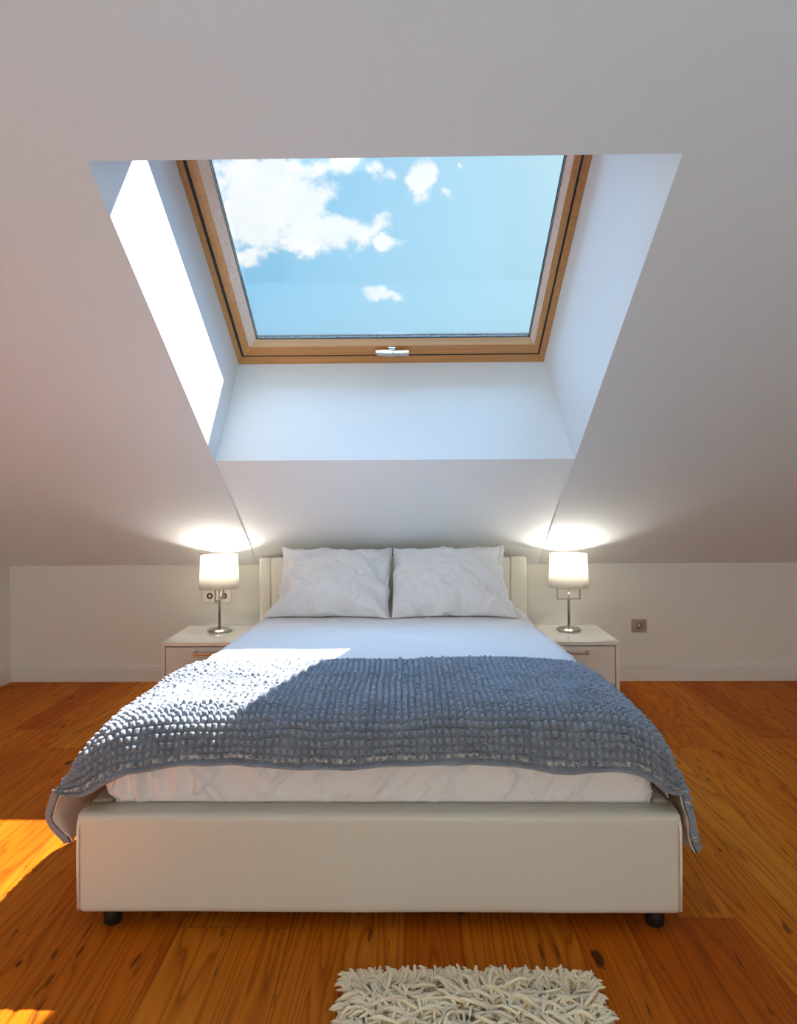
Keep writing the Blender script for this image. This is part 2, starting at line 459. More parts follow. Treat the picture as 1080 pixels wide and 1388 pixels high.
# lining boards of the skylight shaft
bm = bmesh.new()
t = .008
def lin(q0, q1, n):
    add_hexa(bm, q0, [p + n*t for p in q0]) if False else None
def board(c, off):
    # c: four (x,a,d), off: (dx,da) thickness direction out of the shaft
    add_hexa(bm, [sl(*p) for p in c], [sl(p[0]+off[0], p[1]+off[1], p[2]) for p in c])
g = .0006
board([(OX0+g, OA0, g), (OX0+g, OA1, g), (IX0+g, IA1, DEP), (IX0+g, IA0, DEP)], (-t, 0))
board([(OX1-g, OA0, g), (OX1-g, OA1, g), (IX1-g, IA1, DEP), (IX1-g, IA0, DEP)], (t, 0))
board([(OX0, OA0+g, RC), (OX1, OA0+g, RC), (IX1, IA0+g, DEP), (IX0, IA0+g, DEP)], (0, -t))
board([(OX0, OA1-g, g), (OX1, OA1-g, g), (IX1, IA1-g, DEP), (IX0, IA1-g, DEP)], (0, t))
struct(mesh_obj('trim_1', bm, M_LINING), 'white splayed lining boards of the deep skylight shaft', 'trim')

# skylight window
win = empty('window_1', sl(-.08, 1.0, .55)); struct(win, 'pine framed roof window showing blue sky and clouds above the bed', 'window')
def sbox(x0, x1, a0, a1, d0, d1, bev=.003):
    return box_bm((x0, a0, d0), (x1, a1, d1), bev, 2, MS)
FX0, FX1, FA0, FA1 = IX0-.03, IX1+.03, IA0-.03, IA1+.03
GX0, GX1, GA0 = -.788, .617, 1.094      # outer frame's inner edge (dark gap)
SX0, SX1, SA0 = -.774, .608, 1.107      # sash outside
BX0, BX1, BA0 = -.737, .582, 1.163      # sash face's inner edge
LX0, LX1, LA0 = -.704, .563, 1.181      # sight line of the glass
LA1, BA1, SA1, GA1 = 2.30, 2.335, 2.365, 2.377
def piece_obj(name, boxes, mat):
    bm = bmesh.new()
    for b in boxes: add_box(bm, (b[0], b[2], b[4]), (b[1], b[3], b[5]), .002, 2, MS)
    return mesh_obj(name, bm, mat, win)
piece_obj('frame_jamb', [(FX0, GX0, FA0, FA1, DEP+.001, .69)], M_PINE)
piece_obj('frame_jamb', [(GX1, FX1, FA0, FA1, DEP+.001, .69)], M_PINE)
piece_obj('frame_sill', [(GX0, GX1, FA0, GA0, DEP+.001, .69)], M_PINEX)
piece_obj('frame_head', [(GX0, GX1, GA1, FA1, DEP+.001, .69)], M_PINEX)
piece_obj('sash_stile', [(SX0, BX0, SA0, SA1, DEP-.003, .5785)], M_PINE)
piece_obj('sash_stile', [(BX1, SX1, SA0, SA1, DEP-.003, .5785)], M_PINE)
piece_obj('sash_rail', [(BX0, BX1, SA0, BA0, DEP-.003, .5785)], M_PINEX)
piece_obj('sash_rail', [(BX0, BX1, BA1, SA1, DEP-.003, .5785)], M_PINEX)
piece_obj('gap_shade_strip', [(GX0, SX0, GA0, GA1, .5515, .66), (SX1, GX1, GA0, GA1, .5515, .66), (GX0, GX1, GA0, SA0, .5515, .66), (GX0, GX1, SA1, GA1, .5515, .66)], M_GAP)  # dark strips flush in the frame gap, painted in place of its shade
def bead(q0, q1, mat):
    bm = bmesh.new(); add_hexa(bm, [sl(*p) for p in q0], [sl(*p) for p in q1]); mesh_obj('glazing_bead', bm, mat, win)
zf, zb = DEP-.002, .578
for (xo, xi) in ((BX0, LX0), (BX1, LX1)):
    bead([(xo, BA0, zf), (xi, LA0, zb), (xi, LA1, zb), (xo, BA1, zf)], [(xo, BA0, .5785), (xi, LA0, .5785), (xi, LA1, .5785), (xo, BA1, .5785)], M_BEAD)
for (ao, ai) in ((BA0, LA0), (BA1, LA1)):
    bead([(BX0, ao, zf), (BX1, ao, zf), (LX1, ai, zb), (LX0, ai, zb)], [(BX0, ao, .5785), (BX1, ao, .5785), (LX1, ai, .5785), (LX0, ai, .5785)], M_BEADX)
def ring_boxes(x0, x1, a0, a1, w, d0, d1):
    return [(x0, x0+w, a0, a1, d0, d1), (x1-w, x1, a0, a1, d0, d1), (x0, x1, a0, a0+w, d0, d1), (x0, x1, a1-w, a1, d0, d1)]
bm = bmesh.new()
for b in ring_boxes(LX0-.001, LX1+.001, LA0-.001, LA1+.001, .0035, .5786, .5958) + ring_boxes(LX0-.001, LX1+.001, LA0-.001, LA1+.001, .006, .596, .602):
    add_box(bm, (b[0], b[2], b[4]), (b[1], b[3], b[5]), 0, 2, MS)
mesh_obj('glass_gasket', bm, M_GAP, win)
mesh_obj('glass_pane', sbox(LX0+.0026, LX1-.0026, LA0+.0026, LA1-.0026, .583, .595, 0), M_GLASS, win)
# chrome catch on the bottom rail
hx, ha, hd = -.073, 1.134, DEP-.003
bm = bmesh.new()
add_box(bm, (hx-.020, ha-.028, hd-.012), (hx+.016, ha+.026, hd), .004, 2, MS)
mesh_obj('catch_plate', bm, M_CHROME, win)
bm = bmesh.new()
def xs(x, a0, a1, d0, d1): return [sl(x, a0, d0), sl(x, a1, d0), sl(x, a1, d1), sl(x, a0, d1)]
add_hexa(bm, xs(hx-.076, ha-.002, ha+.020, hd-.030, hd-.016), xs(hx-.002, ha-.012, ha+.018, hd-.034, hd-.010))
add_hexa(bm, xs(hx-.001, ha-.006, ha+.014, hd-.030, hd-.012), xs(hx+.076, ha-.012, ha+.018, hd-.030, hd-.016))
bmesh.ops.bevel(bm, geom=bm.edges[:], offset=.003, segments=2, affect='EDGES')
mesh_obj('catch_lever', bm, M_CHROME, win)
bm = bmesh.new(); add_lathe(bm, [(0, 0), (.011, 0), (.012, -.004), (.012, -.03), (.009, -.036), (0, -.037)], 24, (0, 0, 0))
for v in bm.verts: v.co = MS @ Vector((hx+v.co.x, ha+.002+v.co.y, hd+v.co.z))
mesh_obj('catch_pivot', bm, M_STEEL, win, True)

# unseen rear window, added behind the viewpoint to bring in fill daylight
w2 = empty('fill_window', ((WX0+WX1)/2, YB-.06, WZ0)); struct(w2, 'wide white framed window added unseen behind the viewpoint for fill daylight', 'window')
bm = bmesh.new(); fw = .07
add_box(bm, (WX0, YB-.09, WZ0), (WX0+fw, YB-.03, WZ1)); add_box(bm, (WX1-fw, YB-.09, WZ0), (WX1, YB-.03, WZ1))
add_box(bm, (WX0, YB-.09, WZ0), (WX1, YB-.03, WZ0+fw)); add_box(bm, (WX0, YB-.09, WZ1-fw), (WX1, YB-.03, WZ1))
for k in (1, 2):
    xm = WX0+(WX1-WX0)*k/3; add_box(bm, (xm-fw/2, YB-.09, WZ0), (xm+fw/2, YB-.03, WZ1))
mesh_obj('window_frame', bm, M_LACQ, w2)
mesh_obj('window_glass', box_bm((WX0+.02, YB-.065, WZ0+.02), (WX1-.02, YB-.055, WZ1-.02)), M_GLASS, w2)

# baseboards
def baseboard(name, lo, hi, axis, label):
    bm = bmesh.new()
    add_box(bm, (lo[0], lo[1], 0), (hi[0], hi[1], .072), .001)
    # moulded cap, a bit thinner
    if axis == 'x': add_box(bm, (lo[0], lo[1]+.004, .074), (hi[0], hi[1], .086), .003)
    else: add_box(bm, (lo[0], lo[1], .074), (hi[0]-.004, hi[1], .086), .003)
    if axis == 'x': add_box(bm, (lo[0], lo[1]+.006, .070), (hi[0], hi[1], .076))
    else: add_box(bm, (lo[0], lo[1], .070), (hi[0]-.006, hi[1], .076))
    struct(mesh_obj(name, bm, M_BASEB), label, 'baseboard')
baseboard('baseboard_back', (XW, D_WALL-.016), (XE, D_WALL), 'x', 'painted baseboard along the low back wall')
baseboard('baseboard_left', (XW, YB), (XW+.016, D_WALL), 'y', 'painted baseboard along the left side wall')

# ------------------------------------------------------------------ bed frame
BX, BXR = -.812, .650
Y_F, Y_H = 1.644, 3.68
Z_B, Z_T = .042, .285
bed = empty('bed_frame', ((BX+BXR)/2, Y_F, 0))
tag(bed, 'cream leather double bed frame with padded footboard on pine floor', 'bed')
bm = bmesh.new()
add_box(bm, (BX, Y_F, Z_B), (BXR, Y_F+.075, Z_T), .016, 4)
# gentle upholstery give on the front panel
bmesh.ops.subdivide_edges(bm, edges=[e for e in bm.edges if e.calc_length() > .15], cuts=24, use_grid_fill=True)
for v in bm.verts:
    if v.co.y < Y_F+.01:
        v.co.y += .0035*mnoise.noise(v.co*3.1) + .001*mnoise.noise(v.co*14)
mesh_obj('footboard', bm, M_LEATHER, bed, True)
for x in (BX+.004, BXR-.004):
    bm = bmesh.new(); add_tube(bm, [(x, Y_F+.001, Z_B+.012), (x, Y_F-.001, (Z_B+Z_T)/2), (x, Y_F+.001, Z_T-.03), (x, Y_F+.012, Z_T-.008), (x, Y_F+.07, Z_T+.001)], .0035, 8)
    mesh_obj('piping', bm, M_PIPING, bed, True)
mesh_obj('side_rail', box_bm((BX, Y_F+.075, .07), (BX+.055, Y_H, Z_T), .012, 3), M_LEATHER, bed)
mesh_obj('side_rail', box_bm((BXR-.045, Y_F+.075, .07), (BXR, Y_H, Z_T), .012, 3), M_LEATHER, bed)
mesh_obj('slat_base', box_bm((BX+.055, Y_F+.075, .16), (BXR-.045, Y_H, .195)), M_BLACK, bed)
HX0, HX1 = -.812, .632
def pad(x0, x1, name):
    mesh_obj(name, box_bm((x0, Y_H, .06), (x1, Y_H+.06, .712), .012, 4), M_HEADB, bed, True)
pad(HX0, HX0+.062, 'headboard_wing'); pad(HX0+.0625, HX1-.0905, 'headboard'); pad(HX1-.09, HX1, 'headboard_wing')
for x in (-.740, .598):
    for y in (Y_F+.04, 3.5):
        bm = bmesh.new()
        add_lathe(bm, [(0, 0), (.019, 0), (.022, .004), (.022, .03), (.019, .045), (.019, Z_B+.04 if y < 2 else .165), (0, Z_B+.04 if y < 2 else .165)], 24, (x, y, 0))
        l = mesh_obj('leg', bm, M_BLACK, bed, True)

# ------------------------------------------------------------------ mattress with fitted sheet
MX0, MX1, MY0, MY1 = -.748, .604, 1.690, 3.665
def z_top(y): return .497 - .028*smoothstep(2.3, 3.3, y)
def rr_outline(inset, rc, n_per=.010):
    """rounded rectangle outline points with normals, perimeter parameter"""
    x0, x1, y0, y1 = MX0+inset, MX1-inset, MY0+inset, MY1-inset
    rc = max(rc-inset, .012)
    return x0, x1, y0, y1, rc
# common perimeter parametrisation from the base outline
def base_perimeter():
    pts = []; rc = .045
    x0, x1, y0, y1 = MX0, MX1, MY0, MY1
    def seg(a, b, n): 
        for i in range(n): pts.append((a[0]+(b[0]-a[0])*i/n, a[1]+(b[1]-a[1])*i/n))
    def arc(c, a0, a1, n):
        for i in range(n):
            a = a0+(a1-a0)*i/n; pts.append((c[0]+rc*math.cos(a), c[1]+rc*math.sin(a)))
    seg((x0+rc, y0), (x1-rc, y0), 190); arc((x1-rc, y0+rc), -math.pi/2, 0, 14)
    seg((x1, y0+rc), (x1, y1-rc), 120); arc((x1-rc, y1-rc), 0, math.pi/2, 8)
    seg((x1-rc, y1), (x0+rc, y1), 60); arc((x0+rc, y1-rc), math.pi/2, math.pi, 8)
    seg((x0, y1-rc), (x0, y0+rc), 120); arc((x0+rc, y0+rc), math.pi, 1.5*math.pi, 14)
    return np.array(pts)
per = base_perimeter(); NP = len(per)
nx = np.roll(per, -1, 0)-np.roll(per, 1, 0); nx /= np.linalg.norm(nx, axis=1)[:, None]
nrm = np.c_[nx[:, 1], -nx[:, 0]]
rEdge = .095
levels = []   # (inset, dz below the top)
for z in np.linspace(.285, rEdge, 26): levels.append((0.0, z))
for a in np.linspace(0, math.pi/2, 14)[1:]: levels.append((rEdge*(1-math.cos(a)), rEdge*(1-math.sin(a))))
for i in np.linspace(0, 1, 34)[1:]: levels.append((rEdge+i*(.6759-rEdge), 0.0))
cx, cy = (MX0+MX1)/2, (MY0+MY1)/2
V = []
for ins, dz in levels:
    P = per.copy()
    hw, hl = (MX1-MX0)/2, (MY1-MY0)/2
    P[:, 0] = cx + (per[:, 0]-cx)*max(hw-ins, 1e-5)/hw
    P[:, 1] = cy + (per[:, 1]-cy)*max(hl-ins, .001)/hl
    z = z_top(P[:, 1]) - dz*(1.0 if dz <= rEdge else 1.0)
    V.append(np.c_[P, z])
V = np.array(V)            # level, perimeter, 3
sideT = np.array([1.0 if l[0] == 0 else max(0, 1-l[0]/rEdge) for l in levels])
arc_len = np.arange(NP)
disp = np.zeros(V.shape[:2])
flat = V.reshape(-1, 3)
n3 = fbm(flat, 9, 3, 3).reshape(disp.shape)
# crossing creases of the pulled cotton (ridged noise, slanted)
sk = np.c_[flat[:, 0]*7+flat[:, 2]*6, flat[:, 1]*7, flat[:, 2]*3-flat[:, 0]*2]
rid = (1-np.abs(fbm(sk, 1.6, 2, 21))).reshape(disp.shape)
sk2 = np.c_[flat[:, 0]*8-flat[:, 2]*7, flat[:, 1]*8, flat[:, 2]*2+flat[:, 0]]
rid2 = (1-np.abs(fbm(sk2, 1.5, 2, 57))).reshape(disp.shape)
disp += .004*n3 + .014*(np.clip(rid-.88, 0, 1)/.12)**1.5 + .014*(np.clip(rid2-.89, 0, 1)/.11)**1.5
# bunched vertical folds at the near left corner
fx = V[:, :, 0]; fz = V[:, :, 2]; fy = V[:, :, 1]
bunch = smoothstep(-.50, -.66, fx)*smoothstep(2.1, 1.75, fy)
ph = (fx*1.0 - (fy-1.69)*.8)*2*math.pi/.052 + (fz-.3)*9 + 2.2*vnoise(flat[:, :2], 5, 9).reshape(disp.shape)
disp += bunch*(.0125*np.sin(ph) + .006*np.sin(ph*.47+1.3))
disp += bunch*.018*smoothstep(.27, .42, fz)*smoothstep(-.62, -.75, fx)
# one long vertical fold beside the corner
disp += .010*np.exp(-((fx+.60+.02*(fz-.3))/.016)**2)*smoothstep(1.8, 1.72, fy)
dd = disp*sideT[:, None]*(.12+.88*smoothstep(.285, .325, V[:, :, 2]))
V[:, :, 0] += nrm[None, :, 0]*dd; V[:, :, 1] += nrm[None, :, 1]*dd
# keep the sheet inside the rails below their top edge
low = V[:, :, 2] < Z_T+.004
V[:, :, 0] = np.where(low, np.clip(V[:, :, 0], BX+.060, BXR-.049), V[:, :, 0])
V[:, :, 1] = np.where(low, np.maximum(V[:, :, 1], Y_F+.077), V[:, :, 1])
top = (1-sideT)[:, None]*(.0022*fbm(flat, 6, 3, 40)).reshape(disp.shape)
V[:, :, 2] += top
idx = np.arange(V.shape[0]*NP).reshape(V.shape[0], NP)
F = np.stack([idx[:-1, :], np.roll(idx, -1, 1)[:-1, :], np.roll(idx, -1, 1)[1:, :], idx[1:, :]], -1).reshape(-1, 4)
mat_root = empty('mattress', (cx, MY0, .195))
tag(mat_root, 'thick mattress in a creased white fitted sheet on cream bed frame', 'mattress')
np_obj('fitted_sheet', V.reshape(-1, 3), F, M_SHEET, mat_root)
# loose corner of the sheet hanging out beside the near right corner
def cloth_grid(name, fn, nu, nv, mat, parent, thick=.003):
    u, v = np.meshgrid(np.linspace(0, 1, nu), np.linspace(0, 1, nv), indexing='ij')
    P = fn(u.ravel(), v.ravel())
    i = np.arange(nu*nv).reshape(nu, nv)
    f = np.stack([i[:-1, :-1], i[1:, :-1], i[1:, 1:], i[:-1, 1:]], -1).reshape(-1, 4)
    o = np_obj(name, P, f, mat, parent)
    md = o.modifiers.new('thickness', 'SOLIDIFY'); md.thickness = thick; md.offset = 0
    return o
def flap_r(u, v):   # u along the mattress side (y), v down
    x = MX1+.002+.030*v+.012*np.sin(u*7+v*2)*v
    y = MY0+.035+.20*u
    z = .405-.115*v*(1-.55*u)
    return np.c_[x, y, z]
cloth_grid('sheet_corner', flap_r, 24, 14, M_SHEET, mat_root)
def flap_l(u, v):
    x = MX0-.006-.028*v-.006*np.sin(u*9)*v
    y = MY0+.06+.22*u
    z = .40-.085*v
    return np.c_[x, y, z]
cloth_grid('sheet_corner', flap_l, 24, 14, M_SHEET, mat_root)

# ------------------------------------------------------------------ waffle blanket
def resample(pts, step):
    pts = np.array(pts, float)
    # Catmull-Rom dense then arclength
    P = np.vstack([2*pts[0]-pts[1], pts, 2*pts[-1]-pts[-2]])
    out = []
    for i in range(1, len(P)-2):
        t = np.linspace(0, 1, 60, endpoint=False)[:, None]
        a, b, c, d = P[i-1], P[i], P[i+1], P[i+2]
        out.append(.5*((2*b)+(-a+c)*t+(2*a-5*b+4*c-d)*t**2+(-a+3*b-3*c+d)*t**3))
    out.append(P[-2][None]); Q = np.vstack(out)
    s = np.r_[0, np.cumsum(np.linalg.norm(np.diff(Q, axis=0), axis=1))]
    n = int(s[-1]/step)+1
    ss = np.linspace(0, s[-1], n)
    return np.c_[np.interp(ss, s, Q[:, 0]), np.interp(ss, s, Q[:, 1])], ss
STEP = .0019
# cross section (x,z) at the front, left hem -> right hem
cross, ss = resample([(-.846, .205), (-.872, .265), (-.858, .325), (-.828, .388), (-.785, .443), (-.730, .482), (-.66, .506), (-.5, .511), (0, .513), (.38, .511), (.50, .506), (.572, .482), (.618, .436), (.646, .378), (.664, .310), (.674, .245), (.688, .178)], STEP)
# lengthwise (y, drop): front hem -> far edge
lng, ts = resample([(1.652, -.122), (1.655, -.09), (1.663, -.052), (1.684, -.020), (1.72, -.006), (1.78, 0), (1.95, .001), (2.10, .0), (2.205, -.002), (2.222, -.012)], STEP)
NS, NT = len(ss), len(ts)
Sg, Tg = np.meshgrid(ss, ts, indexing='ij')
CX = np.repeat(cross[:, 0], NT).reshape(NS, NT); CZ = np.repeat(cross[:, 1], NT).reshape(NS, NT)
LY = np.tile(lng[:, 0], (NS, 1)); LD = np.tile(lng[:, 1], (NS, 1))
w = smoothstep(.30, .47, CZ)                      # the front drop fades out on the hanging sides
P = np.stack([CX, LY + (1-w)*.016, CZ + LD*w], -1)
# far edge wavers a little, sides hang a little shorter towards the head
dz = (z_top(P[..., 1])-.497)
P[..., 2] += dz
side = 1-w
mid = (Tg/ts[-1])
P[..., 0] += side*np.where(CX < 0, .030, -.030)*mid**1.5
ST = np.c_[Sg.ravel(), Tg.ravel()]
P[..., 2] += (.004*fbm(ST, 7, 3, 5)).reshape(NS, NT)*(.3+.7*w)
P[..., 0] += (.012*fbm(ST*[2.0, 1.0], 5, 2, 15)).reshape(NS, NT)*side
P[..., 1] += (.006*vnoise(ST*[1, .0001], 6, 33)).reshape(NS, NT)
# hem line of the front rises and falls slightly
hemw = smoothstep(.12, 0, Tg)*w
P[..., 2] += hemw*(.010*vnoise(np.c_[Sg.ravel(), 0*Sg.ravel()], 3.5, 71)).reshape(NS, NT)
dS = np.gradient(P, axis=0); dT = np.gradient(P, axis=1)
Nn = np.cross(dS, dT); Nn /= np.linalg.norm(Nn, axis=-1)[..., None]
if Nn[NS//2, NT//2, 2] < 0: Nn = -Nn
# waffle relief
jit = lambda sc, am, sd: (am*fbm(ST, sc, 2, sd)).reshape(NS, NT)
ps, pt = .0172, .0180
s2 = Sg + jit(14, .0030, 101) + jit(60, .0012, 104); t2 = Tg + jit(12, .0035, 102) + jit(55, .0014, 105)
cs = np.abs(np.sin(math.pi*s2/ps)); ct = np.abs(np.sin(math.pi*t2/pt))
irow = np.floor(t2/pt).astype(int); icol = np.floor(s2/ps).astype(int)
rr = np.random.default_rng(5)
rowamp = rr.uniform(.04, .34, irow.max()+5); rowamp[rr.random(len(rowamp)) < .13] = 1.15
# rows are pinched hard near the front hem and the side hems, loose on top of the bed
strong = np.maximum(smoothstep(.19, .12, Tg), side*.35)
nr = jit(9, .24, 107)
ra = np.clip(rowamp[np.clip(irow, 0, None)]*.62 + nr, .1, 1.1)*(1-strong) + strong*.98
cell = rr.uniform(.75, 1.15, (icol.max()+5, irow.max()+5))[np.clip(icol, 0, None), np.clip(irow, 0, None)]
puff_s = smoothstep(.10, .72, cs)*(.80+.20*cs); puff_t = smoothstep(.10, .72, ct)*(.80+.20*ct)
hgt = puff_s*(1-ra*(1-puff_t))*cell
hgt += jit(110, .10, 109)
# thick rolled edge along every hem
edge = np.minimum(np.minimum(Tg, ts[-1]-Tg), np.minimum(Sg, ss[-1]-Sg))
hgt = hgt*smoothstep(.008, .022, edge) + 1.0*np.exp(-((edge-.008)/.0055)**2)
Pt = P + Nn*(.0190*hgt[..., None])
i = np.arange(NS*NT).reshape(NS, NT)
Fb = np.stack([i[:-1, :-1], i[:-1, 1:], i[1:, 1:], i[1:, :-1]], -1).reshape(-1, 4)
bl = empty('throw_blanket', (-.09, 1.66, .51))
tag(bl, 'grey blue waffle textured blanket draped across the foot of the bed', 'blanket')
uvs = np.c_[Sg.ravel(), Tg.ravel()]
np_obj('knitted_face', Pt.reshape(-1, 3), Fb, M_BLANKET, bl, uv=uvs)
k = 4
Pu = (P - Nn*.0035)[::k, ::k]; ni, nj = Pu.shape[:2]
# close lining to the exact hems
i2 = np.arange(ni*nj).reshape(ni, nj)
Fu = np.stack([i2[:-1, :-1], i2[1:, :-1], i2[1:, 1:], i2[:-1, 1:]], -1).reshape(-1, 4)
lo = np_obj('lining', Pu.reshape(-1, 3), Fu, M_LININGCLOTH, bl)
lo['label'] = 'cream lining on the underside'
md = lo.modifiers.new('thickness', 'SOLIDIFY'); md.thickness = .003; md.offset = 0

# ------------------------------------------------------------------ pillows
def pillow_mesh(seed, wd, ht, nu=72, nv=60, frames=45):
    """two sewn layers of cloth blown up by a little pressure, so that the seams pucker and the corners stand out"""
    r = np.random.default_rng(seed)
    u, v = np.meshgrid(np.linspace(-1, 1, nu), np.linspace(-1, 1, nv), indexing='ij')
    n = nu*nv
    base = np.c_[u.ravel()*.33, v.ravel()*.28, np.zeros(n)]
    i = np.arange(n).reshape(nu, nv)
    brd = np.zeros((nu, nv), bool); brd[[0, -1], :] = True; brd[:, [0, -1]] = True; brd = brd.ravel()
    wob = sum(np.sin(base[:, 0]*r.uniform(-40, 40)+base[:, 1]*r.uniform(-40, 40)+r.uniform(0, 6)) for _ in range(9))/3
    top = base.copy(); top[:, 2] = (.012+.013*wob)*(~brd)
    bot = base.copy(); bot[:, 2] = -.012*(~brd)
    inner = np.where(~brd)[0]
    idx = np.where(brd, np.arange(n), -1); idx[inner] = n+np.arange(len(inner))
    V = np.vstack([top, bot[inner]])
    f = np.stack([i[:-1, :-1], i[1:, :-1], i[1:, 1:], i[:-1, 1:]], -1).reshape(-1, 4)
    F = np.vstack([f, idx[f][:, ::-1]])
    me = bpy.data.meshes.new('sewing'); me.from_pydata(V.tolist(), [], F.tolist())
    o = bpy.data.objects.new('sewing', me); COL.objects.link(o)
    m = o.modifiers.new('cloth', 'CLOTH'); c = m.settings
    c.quality = 6; c.mass = .12; c.use_pressure = True; c.uniform_pressure_force = 1.75
    c.tension_stiffness = 25; c.compression_stiffness = 12; c.shear_stiffness = 8; c.bending_stiffness = .35
    c.tension_damping = 5; c.compression_damping = 5; c.shear_damping = 5
    c.air_damping = 3; c.effector_weights.gravity = 0; c.shrink_min = -.045
    m.collision_settings.use_collision = False
    m.point_cache.frame_start = 1; m.point_cache.frame_end = frames+2
    for fr in range(1, frames+1): scene.frame_set(fr)
    ev = o.evaluated_get(bpy.context.evaluated_depsgraph_get()); m2 = ev.to_mesh()
    co = np.zeros(len(m2.vertices)*3); m2.vertices.foreach_get('co', co); co = co.reshape(-1, 3)
    ev.to_mesh_clear(); bpy.data.objects.remove(o); bpy.data.meshes.remove(me)
    scene.frame_set(1)
    co -= (co.max(0)+co.min(0))/2
    co[:, 0] *= wd/np.ptp(co[:, 0]); co[:, 1] *= ht/np.ptp(co[:, 1])
    # sharp little creases in the loose cotton
    un, vn = co[:, 0]/(wd/2), co[:, 1]/(ht/2)
    en = np.clip((1-np.maximum(np.abs(un), np.abs(vn)))*5, 0, 1)
    c1 = 1-np.abs(fbm(np.c_[un*2.0+vn*1.0, vn*1.5-un*.9], 1.5, 2, seed+20)); c2 = 1-np.abs(fbm(np.c_[un*1.2-vn*1.6, vn*1.3+un*1.2], 1.4, 2, seed+50))
    co[:, 2] += np.sign(co[:, 2])*en*(.009*(np.clip(c1-.84, 0, 1)/.16)**1.4 + .008*(np.clip(c2-.86, 0, 1)/.14)**1.4)
    k = smoothstep(.74, 1.0, np.abs(co[:, 0])/(wd/2))*smoothstep(.74, 1.0, np.abs(co[:, 1])/(ht/2))
    co[:, 0] += np.sign(co[:, 0])*.016*k; co[:, 1] += np.sign(co[:, 1])*.024*k
    return co, F, i

def place_pillow(x, seed, roll, yaw, label, mirror):
    wd, ht = .592, .505
    V, F, grid = pillow_mesh(seed, wd, ht)
    if mirror: V[:, 0] *= -1; F = F[:, ::-1]
    lean = R(36)
    yb, zb = 3.195, z_top(3.15)+.004
    def pose(V):
        Q = V.copy()
        ca, sa = math.cos(roll), math.sin(roll)
        qx = V[:, 0]*ca - V[:, 1]*sa; qv = V[:, 0]*sa + V[:, 1]*ca + ht/2
        Q[:, 0] = x + qx*math.cos(yaw)
        Q[:, 1] = yb + qv*math.cos(lean) - V[:, 2]*math.sin(lean) + qx*math.sin(yaw)
        Q[:, 2] = zb + qv*math.sin(lean) + V[:, 2]*math.cos(lean)
        # settle: nothing below the sheet, nothing through the headboard
        Q[:, 2] += np.maximum(z_top(Q[:, 1])+.004-Q[:, 2], 0)
        ov = np.maximum(Q[:, 1]-(Y_H-.006), 0)
        Q[:, 1] -= ov; Q[:, 2] += ov*.5
        # the two pillows press against each other where they meet
        sg = 1 if x < 0 else -1
        d = sg*(Q[:, 0]+.089)+.051
        Q[:, 0] = np.where(d > 0, sg*(.05*np.tanh(d/.05)-.051)-.089, Q[:, 0])
        return Q
    r = empty('pillow', (x, yb, zb)); tag(r, label, 'pillow', 'white pillows against the headboard')
    o = np_obj('pillowcase', pose(V), F, M_PILLOW, r)
    ss = o.modifiers.new('smooth', 'SUBSURF'); ss.levels = 1; ss.render_levels = 1
    # loose open end of the case, a wavy hem standing off the seam
    e_ = grid[0, :] if mirror else grid[-1, :]
    E0 = V[e_]; rows = []
    rg = np.random.default_rng(seed+1); tt = np.linspace(0, 1, len(E0))
    wv = sum(np.sin(tt*rg.uniform(8, 30)+rg.uniform(0, 6)) for _ in range(4))/4
    endw = smoothstep(0, .06, tt)*smoothstep(1, .94, tt)
    for k, q in enumerate(np.linspace(0, 1, 6)):
        rr_ = E0.copy(); rr_[:, 0] += q*(.020+.008*wv)*(.5+.5*endw); rr_[:, 2] += q*.016*wv*endw + .001
        rows.append(rr_)
    Hm = np.array(rows); ii = np.arange(Hm.shape[0]*Hm.shape[1]).reshape(Hm.shape[:2])
    Fh = np.stack([ii[:-1, :-1], ii[1:, :-1], ii[1:, 1:], ii[:-1, 1:]], -1).reshape(-1, 4)
    h = np_obj('case_hem', pose(Hm.reshape(-1, 3)), Fh, M_PILLOW, r)
    md = h.modifiers.new('thickness', 'SOLIDIFY'); md.thickness = .003; md.offset = 0
    return r
place_pillow(-.382, 29, R(-1.6), R(0), 'white pillow with a pointed upper corner beside the lamp with double socket', True)
place_pillow(.184, 41, R(1.0), R(0), 'creased white pillow with a ruffled outer end nearer the single wall socket', False)

